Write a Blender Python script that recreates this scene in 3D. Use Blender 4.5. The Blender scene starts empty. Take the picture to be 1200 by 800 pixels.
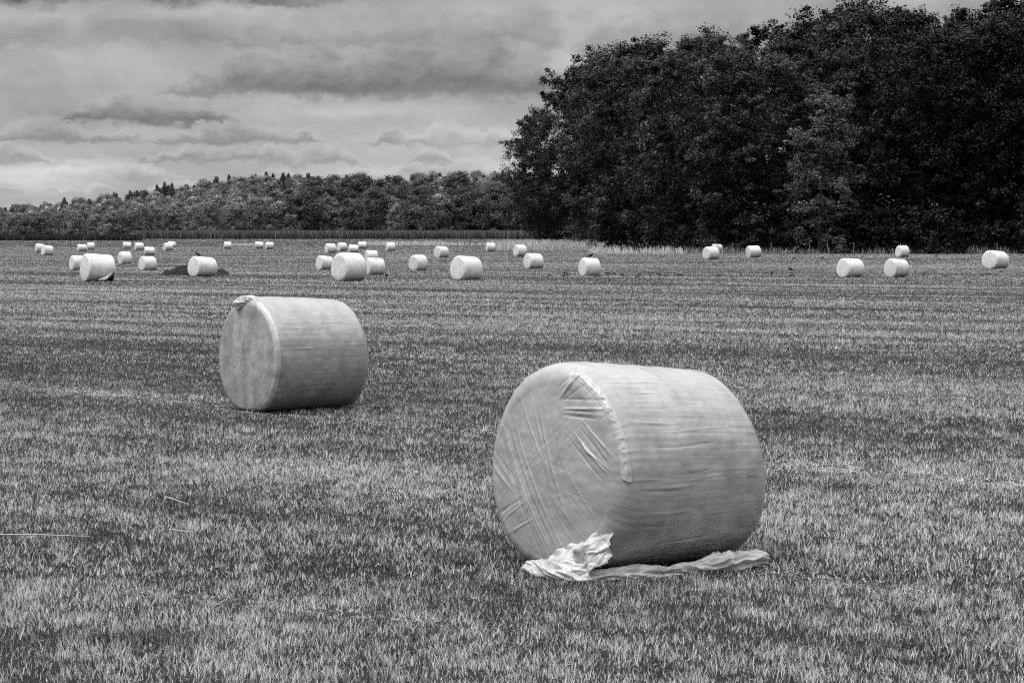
import bpy, math, random
import numpy as np
from mathutils import Vector, Matrix

scene = bpy.context.scene
col = scene.collection
random.seed(7)
F = 2500.0            # focal length in pixels of a 1200 px wide picture
HOR = 278.0           # horizon row in that picture
CAMZ = 2.1
R = math.radians

# ------------------------------------------------------------------ numpy helpers
def _hash(ix, iy, iz, seed):
    h = (ix.astype(np.int64) * 374761393 + iy.astype(np.int64) * 668265263
         + iz.astype(np.int64) * 2147483647 + seed * 1274126177) & 0xFFFFFFFF
    h = ((h ^ (h >> 13)) * 1274126177) & 0xFFFFFFFF
    h = h ^ (h >> 16)
    return (h & 0xFFFFFF) / float(0xFFFFFF)

def vnoise(x, y, z=0.0, seed=0):
    x = np.asarray(x, float); y = np.asarray(y, float)
    z = np.zeros_like(x) + z
    ix, iy, iz = np.floor(x), np.floor(y), np.floor(z)
    fx, fy, fz = x - ix, y - iy, z - iz
    fx = fx * fx * (3 - 2 * fx); fy = fy * fy * (3 - 2 * fy); fz = fz * fz * (3 - 2 * fz)
    def h(a, b, c): return _hash(ix + a, iy + b, iz + c, seed)
    c00 = h(0, 0, 0) * (1 - fx) + h(1, 0, 0) * fx
    c10 = h(0, 1, 0) * (1 - fx) + h(1, 1, 0) * fx
    c01 = h(0, 0, 1) * (1 - fx) + h(1, 0, 1) * fx
    c11 = h(0, 1, 1) * (1 - fx) + h(1, 1, 1) * fx
    return (c00 * (1 - fy) + c10 * fy) * (1 - fz) + (c01 * (1 - fy) + c11 * fy) * fz

def fbm(x, y, z=0.0, seed=0, octv=4, gain=0.5):
    s, a, t = 0.0, 1.0, 0.0
    f = 1.0
    for o in range(octv):
        s = s + a * vnoise(np.asarray(x) * f, np.asarray(y) * f, np.asarray(z) * f, seed + o * 17)
        t += a; a *= gain; f *= 2.03
    return s / t            # 0..1

def sstep(a, b, x):
    t = np.clip((x - a) / (b - a), 0, 1)
    return t * t * (3 - 2 * t)

def ground(x, y):
    """height of the land"""
    x = np.asarray(x, float); y = np.asarray(y, float)
    z = 1.6 * sstep(430, 620, y)
    ang = x / np.maximum(y, 50.0)
    crest = 5.0 + 11.0 * sstep(-0.25, -0.09, ang)
    z = z + crest * sstep(640, 900, y)
    return z

def g1(x, y): return float(ground(np.array([x]), np.array([y]))[0])

def mesh_np(name, verts, faces, tone=None, smooth=False):
    """one mesh from numpy arrays; faces is (n,3) or (n,4)"""
    me = bpy.data.meshes.new(name)
    verts = np.ascontiguousarray(verts, np.float32)
    faces = np.ascontiguousarray(faces, np.int32)
    n, k = faces.shape
    me.vertices.add(len(verts)); me.vertices.foreach_set('co', verts.ravel())
    me.loops.add(n * k); me.loops.foreach_set('vertex_index', faces.ravel())
    me.polygons.add(n)
    me.polygons.foreach_set('loop_start', np.arange(n, dtype=np.int32) * k)
    me.polygons.foreach_set('loop_total', np.full(n, k, np.int32))
    if smooth: me.polygons.foreach_set('use_smooth', np.ones(n, bool))
    if tone is not None:
        at = me.attributes.new('tone', 'FLOAT', 'POINT')
        at.data.foreach_set('value', np.ascontiguousarray(tone, np.float32))
    me.update(calc_edges=True)
    me.validate()
    return me

def link(name, me, mat, parent=None):
    o = bpy.data.objects.new(name, me)
    col.objects.link(o)
    if mat is not None and len(me.materials) == 0: me.materials.append(mat)
    if parent is not None: o.parent = parent
    return o

def tag(o, label=None, cat=None, group=None, kind=None):
    if label: o['label'] = label
    if cat: o['category'] = cat
    if group: o['group'] = group
    if kind: o['kind'] = kind
    return o

def empty(name, loc=(0, 0, 0), rz=0.0):
    o = bpy.data.objects.new(name, None); col.objects.link(o)
    o.location = loc; o.rotation_euler = (0, 0, rz); o.empty_display_size = 0.3
    return o

def copy_tree(o, parent=None):
    c = o.copy(); col.objects.link(c)
    if parent is not None: c.parent = parent
    for ch in list(o.children): copy_tree(ch, c)
    return c

# ------------------------------------------------------------------ materials (all neutral: the photograph is black and white)
def mat_new(name):
    m = bpy.data.materials.new(name); m.use_nodes = True
    nt = m.node_tree; b = nt.nodes['Principled BSDF']
    return m, nt, b

def N(nt, t, **kw):
    n = nt.nodes.new(t)
    for k, v in kw.items(): setattr(n, k, v)
    return n

def M(nt, op, a, b=None, c=None, clamp=False):
    n = nt.nodes.new('ShaderNodeMath'); n.operation = op; n.use_clamp = clamp
    for i, v in enumerate((a, b, c)):
        if v is None: continue
        if isinstance(v, (int, float)): n.inputs[i].default_value = v
        else: nt.links.new(v, n.inputs[i])
    return n.outputs[0]

def ramp(nt, fac, pts):
    r = nt.nodes.new('ShaderNodeValToRGB')
    el = r.color_ramp.elements
    while len(el) < len(pts): el.new(0.5)
    for e, (p, v) in zip(el, pts): e.position = p; e.color = (v, v, v, 1)
    nt.links.new(fac, r.inputs[0])
    return r.outputs[0]

def noise(nt, vec, scale, detail=4, rough=0.55, dist=0.0):
    n = nt.nodes.new('ShaderNodeTexNoise')
    n.inputs['Scale'].default_value = scale; n.inputs['Detail'].default_value = detail
    n.inputs['Roughness'].default_value = rough; n.inputs['Distortion'].default_value = dist
    if vec is not None: nt.links.new(vec, n.inputs['Vector'])
    return n.outputs['Fac']

def mapping(nt, vec, scale=(1, 1, 1), rot=(0, 0, 0)):
    m = nt.nodes.new('ShaderNodeMapping'); m.inputs['Scale'].default_value = scale
    m.inputs['Rotation'].default_value = rot
    nt.links.new(vec, m.inputs['Vector']); return m.outputs[0]

def leaf_material(name, base, transl=0.25, rough=0.55, spec=0.25):
    """leaf or blade material: its own grey times the per-leaf tone"""
    m, nt, b = mat_new(name)
    at = N(nt, 'ShaderNodeAttribute', attribute_name='tone')
    v = M(nt, 'MULTIPLY', at.outputs['Fac'], base)
    cc = N(nt, 'ShaderNodeCombineColor')
    for i in range(3): nt.links.new(v, cc.inputs[i])
    nt.links.new(cc.outputs[0], b.inputs['Base Color'])
    b.inputs['Roughness'].default_value = rough
    b.inputs['Specular IOR Level'].default_value = spec
    if transl > 0:
        t = N(nt, 'ShaderNodeBsdfTranslucent'); nt.links.new(cc.outputs[0], t.inputs['Color'])
        mx = N(nt, 'ShaderNodeMixShader'); mx.inputs[0].default_value = transl
        nt.links.new(b.outputs[0], mx.inputs[1]); nt.links.new(t.outputs[0], mx.inputs[2])
        nt.links.new(mx.outputs[0], nt.nodes['Material Output'].inputs['Surface'])
    return m

def film_material(name, base):
    """stretch film: soft sheen, faint mottling of the fodder showing through, fine wrap lines"""
    m, nt, b = mat_new(name)
    tc = N(nt, 'ShaderNodeTexCoord')
    at = N(nt, 'ShaderNodeAttribute', attribute_name='tone')
    n1 = noise(nt, tc.outputs['Object'], 7.0, 6, 0.6, 0.3)
    n2 = noise(nt, mapping(nt, tc.outputs['Object'], (2, 4, 4)), 4.0, 5, 0.6)
    n3 = noise(nt, tc.outputs['Object'], 90.0, 2, 0.6)
    k = M(nt, 'MULTIPLY_ADD', n1, 0.50, 0.75)
    k = M(nt, 'MULTIPLY', k, M(nt, 'MULTIPLY_ADD', noise(nt, tc.outputs['Object'], 2.6, 4, 0.6), 0.30, 0.85))
    k = M(nt, 'MULTIPLY', k, 0.9)
    k = M(nt, 'MULTIPLY', k, M(nt, 'MULTIPLY_ADD', n2, 0.26, 0.87))
    k = M(nt, 'MULTIPLY', k, M(nt, 'MULTIPLY_ADD', n3, 0.06, 0.97))
    # small specks of dirt and seed stuck to the film
    sp = noise(nt, tc.outputs['Object'], 38.0, 3, 0.7)
    spk = ramp(nt, sp, [(0.0, 1), (0.70, 1), (0.76, 0.55)])
    k = M(nt, 'MULTIPLY', k, spk)
    oi = N(nt, 'ShaderNodeObjectInfo')                     # bales differ a little in how aged their film is
    k = M(nt, 'MULTIPLY', k, M(nt, 'MULTIPLY_ADD', oi.outputs['Random'], 0.14, 0.90))
    v = M(nt, 'MULTIPLY', M(nt, 'MULTIPLY', k, at.outputs['Fac']), base, clamp=True)
    cc = N(nt, 'ShaderNodeCombineColor')
    for i in range(3): nt.links.new(v, cc.inputs[i])
    nt.links.new(cc.outputs[0], b.inputs['Base Color'])
    b.inputs['Roughness'].default_value = 0.24
    b.inputs['Specular IOR Level'].default_value = 0.85
    # bump: lengthwise wrap lines + fine crinkle
    w = M(nt, 'POWER', noise(nt, mapping(nt, tc.outputs['Object'], (0.9, 17, 17)), 2.0, 5, 0.6), 3.0)
    w2 = noise(nt, tc.outputs['Object'], 45.0, 3, 0.6)
    h = M(nt, 'ADD', M(nt, 'MULTIPLY', w, 1.0), M(nt, 'MULTIPLY', w2, 0.10))
    bp = N(nt, 'ShaderNodeBump'); bp.inputs['Strength'].default_value = 0.11
    bp.inputs['Distance'].default_value = 0.008
    nt.links.new(h, bp.inputs['Height']); nt.links.new(bp.outputs[0], b.inputs['Normal'])
    return m

def rough_material(name, lo, hi, scale, bump=0.3):
    m, nt, b = mat_new(name)
    tc = N(nt, 'ShaderNodeTexCoord')
    n = noise(nt, tc.outputs['Object'], scale, 6, 0.65)
    c = ramp(nt, n, [(0.3, lo), (0.7, hi)])
    nt.links.new(c, b.inputs['Base Color'])
    b.inputs['Roughness'].default_value = 0.85
    b.inputs['Specular IOR Level'].default_value = 0.2
    bp = N(nt, 'ShaderNodeBump'); bp.inputs['Strength'].default_value = bump
    bp.inputs['Distance'].default_value = 0.05
    nt.links.new(n, bp.inputs['Height']); nt.links.new(bp.outputs[0], b.inputs['Normal'])
    return m

ROWDIR = math.atan2(-0.70, 1.0)       # the mowing rows run away to the left
def ground_material():
    m, nt, b = mat_new('stubble_ground')
    tc = N(nt, 'ShaderNodeTexCoord')
    rows = noise(nt, mapping(nt, tc.outputs['Object'], (0.05, 0.5, 1), (0, 0, -ROWDIR)), 1.0, 5, 0.6)
    patch = noise(nt, tc.outputs['Object'], 0.6, 6, 0.65)
    fine = noise(nt, tc.outputs['Object'], 14.0, 5, 0.7)
    k = M(nt, 'ADD', M(nt, 'MULTIPLY', rows, 0.45), M(nt, 'ADD', M(nt, 'MULTIPLY', patch, 0.3), M(nt, 'MULTIPLY', fine, 0.4)))
    c = ramp(nt, k, [(0.40, 0.008), (0.58, 0.024), (0.75, 0.06)])
    nt.links.new(c, b.inputs['Base Color'])
    b.inputs['Roughness'].default_value = 0.95; b.inputs['Specular IOR Level'].default_value = 0.1
    bp = N(nt, 'ShaderNodeBump'); bp.inputs['Strength'].default_value = 0.7
    bp.inputs['Distance'].default_value = 0.04
    nt.links.new(fine, bp.inputs['Height']); nt.links.new(bp.outputs[0], b.inputs['Normal'])
    return m

MAT_GROUND = ground_material()
MAT_GRASS = leaf_material('mown_grass', 1.0, 0.25, 0.6, 0.3)
MAT_LEAF = leaf_material('dark_foliage', 0.037, 0.20, 0.5, 0.3)
MAT_LEAF_SHADED = leaf_material('shade_darkened_foliage', 0.016, 0.15, 0.5, 0.2)
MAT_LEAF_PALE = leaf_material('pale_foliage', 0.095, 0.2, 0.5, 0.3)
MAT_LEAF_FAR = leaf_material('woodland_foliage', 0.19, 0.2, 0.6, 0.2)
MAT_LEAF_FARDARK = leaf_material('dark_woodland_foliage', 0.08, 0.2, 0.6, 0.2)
MAT_MAIZE = leaf_material('maize_leaves', 0.12, 0.2, 0.5, 0.3)
MAT_TALL = leaf_material('dry_tall_grass', 0.62, 0.25, 0.6, 0.2)
MAT_BARK = rough_material('bark', 0.02, 0.07, 3.0, 0.6)
MAT_FILM = film_material('white_stretch_film', 0.45)
MAT_FILM_BRIGHT = film_material('clean_white_stretch_film', 0.86)
MAT_LOOSE = film_material('loose_white_film', 0.80)
def see_through(m, amount):
    nt = m.node_tree; b = nt.nodes['Principled BSDF']
    t = N(nt, 'ShaderNodeBsdfTranslucent'); nt.links.new(b.inputs['Base Color'].links[0].from_socket, t.inputs['Color'])
    mx = N(nt, 'ShaderNodeMixShader'); mx.inputs[0].default_value = amount
    nt.links.new(b.outputs[0], mx.inputs[1]); nt.links.new(t.outputs[0], mx.inputs[2])
    nt.links.new(mx.outputs[0], nt.nodes['Material Output'].inputs['Surface'])
see_through(MAT_LOOSE, 0.3)
MAT_SILAGE = rough_material('dark_silage', 0.01, 0.035, 9.0, 0.8)
MAT_SOIL = rough_material('dark_soil', 0.015, 0.05, 14.0, 0.6)
MAT_FEATHER = rough_material('black_feathers', 0.008, 0.018, 20.0, 0.1)
MAT_POST = rough_material('weathered_wood', 0.22, 0.4, 9.0, 0.3)
MAT_STRAW = rough_material('dry_straw', 0.42, 0.6, 20.0, 0.1)

# ------------------------------------------------------------------ camera, sky, sun
cam = bpy.data.cameras.new('camera'); camo = bpy.data.objects.new('camera', cam); col.objects.link(camo)
cam.sensor_width = 36.0; cam.sensor_fit = 'HORIZONTAL'; cam.lens = F / 1200.0 * 36.0
cam.clip_start = 0.1; cam.clip_end = 12000
camo.location = (0, 0, CAMZ)
camo.rotation_euler = (math.pi / 2 - math.atan((400 - HOR) / F), 0, 0)
scene.camera = camo

SUN = Vector((-0.55, -0.16, 1.15)).normalized()
def build_world():
    w = bpy.data.worlds.new('World'); scene.world = w; w.use_nodes = True
    nt = w.node_tree; bg = nt.nodes['Background']
    sky = N(nt, 'ShaderNodeTexSky'); sky.sky_type = 'NISHITA'; sky.sun_disc = False
    sky.sun_elevation = math.asin(SUN.z); sky.sun_rotation = math.atan2(SUN.x, SUN.y)
    bw = N(nt, 'ShaderNodeRGBToBW'); nt.links.new(sky.outputs[0], bw.inputs[0])
    tc = N(nt, 'ShaderNodeTexCoord')
    sep = N(nt, 'ShaderNodeSeparateXYZ'); nt.links.new(tc.outputs['Generated'], sep.inputs[0])
    X, Y, Z = sep.outputs
    el = M(nt, 'MAXIMUM', Z, 0.0)
    az = M(nt, 'ARCTAN2', X, Y)
    inv = M(nt, 'DIVIDE', 1.0, M(nt, 'ADD', el, 0.07))
    P = N(nt, 'ShaderNodeCombineXYZ')
    nt.links.new(M(nt, 'MULTIPLY', az, 11.0), P.inputs[0])
    nt.links.new(M(nt, 'MULTIPLY', M(nt, 'LOGARITHM', M(nt, 'ADD', el, 0.07), math.e), 3.6), P.inputs[1])
    P.inputs[2].default_value = 3.7
    n1 = noise(nt, P.outputs[0], 0.85, 9, 0.5, 0.15)
    n2 = noise(nt, mapping(nt, P.outputs[0], (1.5, 1.1, 1)), 2.0, 9, 0.58, 0.2)
    n3 = noise(nt, mapping(nt, P.outputs[0], (0.8, 1.2, 1)), 1.7, 6, 0.55, 0.2)
    d1 = M(nt, 'SUBTRACT', n1, 0.5); d2 = M(nt, 'SUBTRACT', n2, 0.5); d3 = M(nt, 'SUBTRACT', n3, 0.5)
    azw = M(nt, 'ADD', az, M(nt, 'MULTIPLY', d3, 0.16))
    elw = M(nt, 'ADD', el, M(nt, 'ADD', M(nt, 'MULTIPLY', d3, 0.022), M(nt, 'MULTIPLY', d2, 0.014)))
    def blob(px, py, sx, sy, amp, sy_low=None):
        a = M(nt, 'DIVIDE', M(nt, 'SUBTRACT', azw, (px - 600) / F), sx / F)
        e0 = M(nt, 'SUBTRACT', elw, (HOR - py) / F)
        e = M(nt, 'DIVIDE', e0, sy / F)
        if sy_low:                        # flat, sharper cloud base
            low = M(nt, 'LESS_THAN', e0, 0.0)
            e = M(nt, 'MULTIPLY', e, M(nt, 'MULTIPLY_ADD', low, sy / sy_low - 1.0, 1.0))
        r2 = M(nt, 'ADD', M(nt, 'MULTIPLY', a, a), M(nt, 'MULTIPLY', e, e))
        return M(nt, 'MULTIPLY', M(nt, 'EXPONENT', M(nt, 'MULTIPLY', r2, -1.0)), amp)
    v = M(nt, 'MULTIPLY_ADD', d1, 0.34, 0.42)
    v = M(nt, 'ADD', v, M(nt, 'MULTIPLY', d2, 0.30))
    Q = N(nt, 'ShaderNodeCombineXYZ'); nt.links.new(az, Q.inputs[0]); nt.links.new(M(nt, 'MULTIPLY', el, 1.5), Q.inputs[1])
    puff = M(nt, 'SUBTRACT', noise(nt, Q.outputs[0], 42.0, 7, 0.60, 0.3), 0.5)
    puff2 = M(nt, 'SUBTRACT', noise(nt, Q.outputs[0], 130.0, 5, 0.6, 0.2), 0.5)
    def smooth(x, a, b):
        mr = N(nt, 'ShaderNodeMapRange'); mr.interpolation_type = 'SMOOTHSTEP'
        mr.inputs['From Min'].default_value = a; mr.inputs['From Max'].default_value = b
        nt.links.new(x, mr.inputs['Value']); return mr.outputs[0]
    # row of the base, height of the bank, frequency along it, seed, dark, bright, opacity
    for py, hp, fr, sd, dk, brt, op, *bias in ((228, 16, 30, 1.3, .34, .70, .6), (211, 20, 26, 4.1, .28, .68, .7), (194, 24, 24, 9.7, .24, .64, .75),
                                        (172, 30, 20, 14.2, .21, .62, .8), (150, 38, 15, 21.6, .17, .58, .85, 170, 130, 1.5), (117, 62, 8, 33.1, .17, .48, .9, 450, 230, 2.0),
                                        (62, 70, 7, 41.7, .22, .50, .6), (9, 70, 5, 52.4, .13, .42, .85, 80, 330, 1.6), (-90, 160, 4, 63.0, .18, .5, .7), (-260, 260, 3, 71.0, .2, .5, .7)):
        W = N(nt, 'ShaderNodeCombineXYZ'); nt.links.new(az, W.inputs[0]); W.inputs[1].default_value = sd
        hn = noise(nt, W.outputs[0], fr, 3, 0.5)
        hk = M(nt, 'MULTIPLY_ADD', hn, 4.6, -1.6)
        if bias:                                  # the big masses of this sky
            q = M(nt, 'DIVIDE', M(nt, 'SUBTRACT', az, (bias[0] - 600) / F), bias[1] / F)
            hk = M(nt, 'ADD', M(nt, 'MULTIPLY_ADD', hn, 3.0, -2.0), M(nt, 'MULTIPLY', M(nt, 'EXPONENT', M(nt, 'MULTIPLY', M(nt, 'MULTIPLY', q, q), -1.0)), bias[2]))
            hk = M(nt, 'MINIMUM', hk, 1.25)
        h = M(nt, 'MULTIPLY', hk, hp / F)
        e = M(nt, 'SUBTRACT', M(nt, 'ADD', el, M(nt, 'ADD', M(nt, 'MULTIPLY', puff, 0.25 * hp / F + 0.010), M(nt, 'MULTIPLY', puff2, 0.10 * hp / F + 0.009))), (HOR - py) / F)
        e = M(nt, 'ADD', e, M(nt, 'MULTIPLY', d3, 0.5 * hp / F))
        t = M(nt, 'DIVIDE', e, M(nt, 'MAXIMUM', h, 0.15 * hp / F))
        m = M(nt, 'MULTIPLY', smooth(t, -0.10, 0.22), M(nt, 'SUBTRACT', 1.0, smooth(t, 0.62, 1.05)))
        m = M(nt, 'MULTIPLY', M(nt, 'MULTIPLY', m, smooth(h, 0.05 * hp / F, 0.5 * hp / F)), op)
        cval = M(nt, 'ADD', M(nt, 'MULTIPLY', M(nt, 'POWER', M(nt, 'MINIMUM', M(nt, 'MAXIMUM', t, 0.0), 1.0), 1.3), brt - dk), dk)
        cval = M(nt, 'ADD', cval, M(nt, 'ADD', M(nt, 'MULTIPLY', puff, 0.26), M(nt, 'MULTIPLY', d2, 0.16)))
        v = M(nt, 'ADD', v, M(nt, 'MULTIPLY', m, M(nt, 'SUBTRACT', cval, v)))
    for args in ((370, 100, 120, 30, -0.05, 13), (570, 84, 150, 36, -0.03, 24), (60, -2, 330, 12, -0.16, 11), (165, 144, 130, 18, -0.07, 9),
                 (10, 206, 110, 18, 0.26, 14), (600, 170, 120, 40, 0.15, 40), (330, 206, 300, 14, 0.06, 20), (480, 132, 110, 10, 0.08, 8),
                 (260, 18, 120, 12, 0.08, 10), (670, 60, 40, 50, 0.16, 40)):
        v = M(nt, 'ADD', v, blob(*args))
    v = M(nt, 'MINIMUM', M(nt, 'MAXIMUM', v, 0.09), 0.80)
    # an overcast sky is about three times brighter overhead than at the horizon
    up = M(nt, 'MULTIPLY', M(nt, 'SMOOTH_MIN', M(nt, 'MAXIMUM', M(nt, 'SUBTRACT', el, 0.12), 0.0), 0.7, 0.2), 5.5)
    v = M(nt, 'MULTIPLY', v, M(nt, 'ADD', up, 1.0))
    # unseen sky to the right and behind the camera dimmed to deepen the shade
    t = M(nt, 'ADD', M(nt, 'MULTIPLY', Y, 0.75), M(nt, 'MULTIPLY', X, -0.40))
    t = M(nt, 'MAXIMUM', M(nt, 'ADD', t, 0.45), M(nt, 'MULTIPLY', Z, 1.3))
    t = M(nt, 'MINIMUM', M(nt, 'MAXIMUM', t, 0.0), 1.0)
    v = M(nt, 'MULTIPLY', v, M(nt, 'MULTIPLY_ADD', t, 0.85, 0.15))
    v = M(nt, 'MULTIPLY', v, 10.0)        # Background strength is 0.1
    mixv = M(nt, 'ADD', M(nt, 'MULTIPLY', v, 0.94), M(nt, 'MULTIPLY', bw.outputs[0], 0.06))
    cc = N(nt, 'ShaderNodeCombineColor')
    for i in range(3): nt.links.new(mixv, cc.inputs[i])
    nt.links.new(cc.outputs[0], bg.inputs['Color'])
    bg.inputs['Strength'].default_value = 0.1
build_world()
sl = bpy.data.lights.new('sun', 'SUN'); sl.energy = 1.9; sl.angle = R(22); sl.color = (1, 1, 1)
so = bpy.data.objects.new('sun', sl); col.objects.link(so)
so.rotation_mode = 'QUATERNION'; so.rotation_quaternion = SUN.to_track_quat('Z', 'Y'); so.location = (0, 0, 60)

# ------------------------------------------------------------------ the ground
def build_ground():
    ys = np.concatenate([np.linspace(-250, 0, 12)[:-1], np.linspace(0, 60, 61)[:-1], np.linspace(60, 420, 73)[:-1],
                         np.linspace(420, 960, 90)[:-1], np.linspace(960, 6000, 20)])
    xs = np.concatenate([np.linspace(-3000, -260, 14)[:-1], np.linspace(-260, 260, 131)[:-1], np.linspace(260, 3000, 14)])
    X, Y = np.meshgrid(xs, ys)
    Z = ground(X, Y)
    v = np.stack([X, Y, Z], -1).reshape(-1, 3)
    nx, ny = len(xs), len(ys)
    i = np.arange(nx - 1)[None, :] + np.arange(ny - 1)[:, None] * nx
    f = np.stack([i, i + 1, i + nx + 1, i + nx], -1).reshape(-1, 4)
    tag(link('field_ground', mesh_np('field_ground', v, f, smooth=True), MAT_GROUND), kind='structure')
build_ground()

# ------------------------------------------------------------------ grass
def row_tone(x, y):
    """how dry / how dense the sward is: mowing rows, swaths and patches; about 0..1"""
    c, s = math.cos(ROWDIR), math.sin(ROWDIR)
    a = x * c + y * s                 # along the rows
    n = -x * s + y * c                # across the rows
    wob = 1.6 * (fbm(a * 0.05, n * 0.05, seed=5) - 0.5)
    r1 = fbm(a * 0.03, (n + wob) * 0.30, seed=11, octv=3)
    r2 = fbm(a * 0.10, (n + wob) * 1.1, seed=23, octv=3)
    p = fbm(a * 1.3, n * 2.6, seed=31, octv=4, gain=0.72)
    q = fbm(x * 0.11, y * 0.11, seed=37, octv=3)
    v = 0.5 + 0.35 * (r1 - 0.5) + 0.9 * (r2 - 0.5) + 1.15 * (p - 0.5) + 0.2 * (q - 0.5)
    dist = np.hypot(x, y)
    band = np.exp((1.0 + 2.4 * sstep(18, 60, dist)) * (0.35 * r1 + 0.65 * r2 - 0.5))
    for cx, cy, rx, ry, k in PATCHES:                     # patches of darker blades
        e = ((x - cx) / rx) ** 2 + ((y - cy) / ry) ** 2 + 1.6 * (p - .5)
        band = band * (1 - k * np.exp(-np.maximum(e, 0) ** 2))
    lay = np.zeros_like(x)
    for x0, y0, x1, y1, w in SWATHS:                      # flattened lines of cut stalks left by the mower
        ex, ey = x1 - x0, y1 - y0; L = math.hypot(ex, ey)
        k = np.clip(((x - x0) * ex + (y - y0) * ey) / L ** 2, 0, 1)
        dd = np.abs((x - x0) * ey - (y - y0) * ex) / L + .25 * (q - .5) + .5 * (p - .5)
        endk = np.hypot(x - x0 - k * ex, y - y0 - k * ey)
        lay = np.maximum(lay, np.exp(-(dd / w) ** 2) * (endk < w * 2.5))
    return v, band, lay

def px2(px, py):
    d = CAMZ * F / (py - HOR); return (px - 600) / F * d, d
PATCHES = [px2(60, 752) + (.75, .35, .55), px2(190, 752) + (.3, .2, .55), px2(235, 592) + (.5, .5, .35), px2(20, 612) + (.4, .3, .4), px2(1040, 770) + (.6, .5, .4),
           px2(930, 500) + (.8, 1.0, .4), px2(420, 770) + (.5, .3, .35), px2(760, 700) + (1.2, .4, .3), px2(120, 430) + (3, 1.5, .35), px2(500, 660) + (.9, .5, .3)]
SWATHS = [px2(-60, 440) + px2(270, 480) + (.30,), px2(270, 480) + px2(600, 512) + (.22,), px2(880, 543) + px2(1260, 575) + (.35,), px2(880, 668) + px2(1010, 690) + (.2,),
          px2(820, 452) + px2(1260, 474) + (.4,), px2(-60, 372) + px2(420, 392) + (.5,), px2(200, 700) + px2(520, 735) + (.15,)]

def build_grass():
    rng = np.random.default_rng(3)
    V, Fc, T = [], [], []
    base = 0
    strips = [(8.2, 13, 5200, .0044, .053, True), (13, 20, 3200, .0056, .056, True), (20, 32, 1500, .0076, .064, False),
              (32, 55, 620, .0115, .07, False), (55, 95, 260, .017, .07, False), (95, 170, 90, .028, .075, False),
              (170, 300, 26, .05, .08, False), (300, 470, 6, .10, .10, False), (470, 610, 2.5, .2, .12, False)]
    for d0, d1, dens, bw, bh, fine in strips:
        w0, w1 = 0.265 * d0 + 1.8, 0.265 * d1 + 1.8
        area = (w0 + w1) * (d1 - d0)
        n = int(area * dens)
        y = d0 + (d1 - d0) * rng.random(n)
        wy = w0 + (w1 - w0) * (y - d0) / (d1 - d0)
        keep = rng.random(n) < wy / w1 * 1.0
        y, wy = y[keep], wy[keep]
        x = (rng.random(len(y)) * 2 - 1) * wy
        # grass grows in tufts: pull points together a little
        par = rng.integers(0, len(x), len(x))
        par = (np.arange(len(x)) // 9) * 9                # every ninth blade is the heart of a tuft
        sg = max(0.016, bw * 1.8)
        tufted = rng.random(len(x)) < 0.6
        x = np.where(tufted, x[par] + rng.normal(0, sg, len(x)), x)
        y = np.where(tufted, y[par] + rng.normal(0, sg, len(y)), y)
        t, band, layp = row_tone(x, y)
        keep = rng.random(len(x)) < np.clip(0.75 + 0.4 * t, 0.65, 1.0)
        x, y, t, band, layp = x[keep], y[keep], t[keep], band[keep], layp[keep]
        n = len(x)
        tuft = vnoise(x * 7, y * 7, seed=9)
        hgt = bh * (0.35 + 0.65 * rng.random(n)) * np.clip(0.75 + 0.45 * t, 0.75, 1.35) * (0.7 + 0.6 * tuft)
        lay = rng.random(n) < 0.10 + 0.75 * layp                                    # flattened cut stalks
        wid = bw * (0.6 + 0.8 * rng.random(n))
        yaw = rng.random(n) * 2 * np.pi
        ly = rng.random(n) * 2 * np.pi
        lean = hgt * (0.15 + 0.55 * rng.random(n))
        long = np.where(rng.random(n) < .05, 2.6, 1.0)                 # a few long loose stems among the cut ones
        lean = np.where(lay, hgt * 1.6 * long, lean); hz = np.where(lay, hgt * 0.35, hgt)
        lx, lyy = np.cos(ly) * lean, np.sin(ly) * lean
        px, py = np.cos(yaw) * wid * .5, np.sin(yaw) * wid * .5
        z = ground(x, y) - 0.004
        # colour of the blade: green (dark) to dry straw (pale)
        dry = np.clip(0.49 + 0.50 * (t - 0.5) + 1.35 * (rng.random(n) - 0.5) + 0.55 * (tuft - .5), 0, 1)
        calm = .35 * float(sstep(25, 160, (d0 + d1) / 2))
        dry = dry * (1 - calm) + .60 * calm
        tone = 0.06 + 1.12 * dry ** 2.0
        tone *= np.exp((0.30 - .5 * calm) * rng.standard_normal(n))
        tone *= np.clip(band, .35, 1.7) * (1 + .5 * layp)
        tone = np.clip(np.where(lay, tone * 1.25, tone), 0.02, 0.85)
        if fine:
            bx = x + lx * .35; by = y + lyy * .35; bz = z + hz * .6
            v = np.stack([np.stack([x - px, y - py, z], -1), np.stack([x + px, y + py, z], -1),
                          np.stack([bx - px * .8, by - py * .8, bz], -1), np.stack([bx + px * .8, by + py * .8, bz], -1),
                          np.stack([x + lx, y + lyy, z + hz], -1)], 1).reshape(-1, 3)
            i = base + np.arange(n)[:, None] * 5
            f = np.concatenate([i + [0, 1, 3], i + [0, 3, 2], i + [2, 3, 4]], 0)
            k = 5
        else:
            v = np.stack([np.stack([x - px, y - py, z], -1), np.stack([x + px, y + py, z], -1),
                          np.stack([x + lx, y + lyy, z + hz], -1)], 1).reshape(-1, 3)
            i = base + np.arange(n)[:, None] * 3
            f = i + np.array([0, 1, 2]); k = 3
        V.append(v); Fc.append(f); T.append(np.repeat(tone, k)); base += n * k
    me = mesh_np('mown_grass', np.concatenate(V), np.concatenate(Fc), np.concatenate(T))
    tag(link('mown_grass', me, MAT_GRASS), 'short mown grass and pale stubble covering the whole field', 'grass', kind='stuff')
build_grass()

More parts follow.
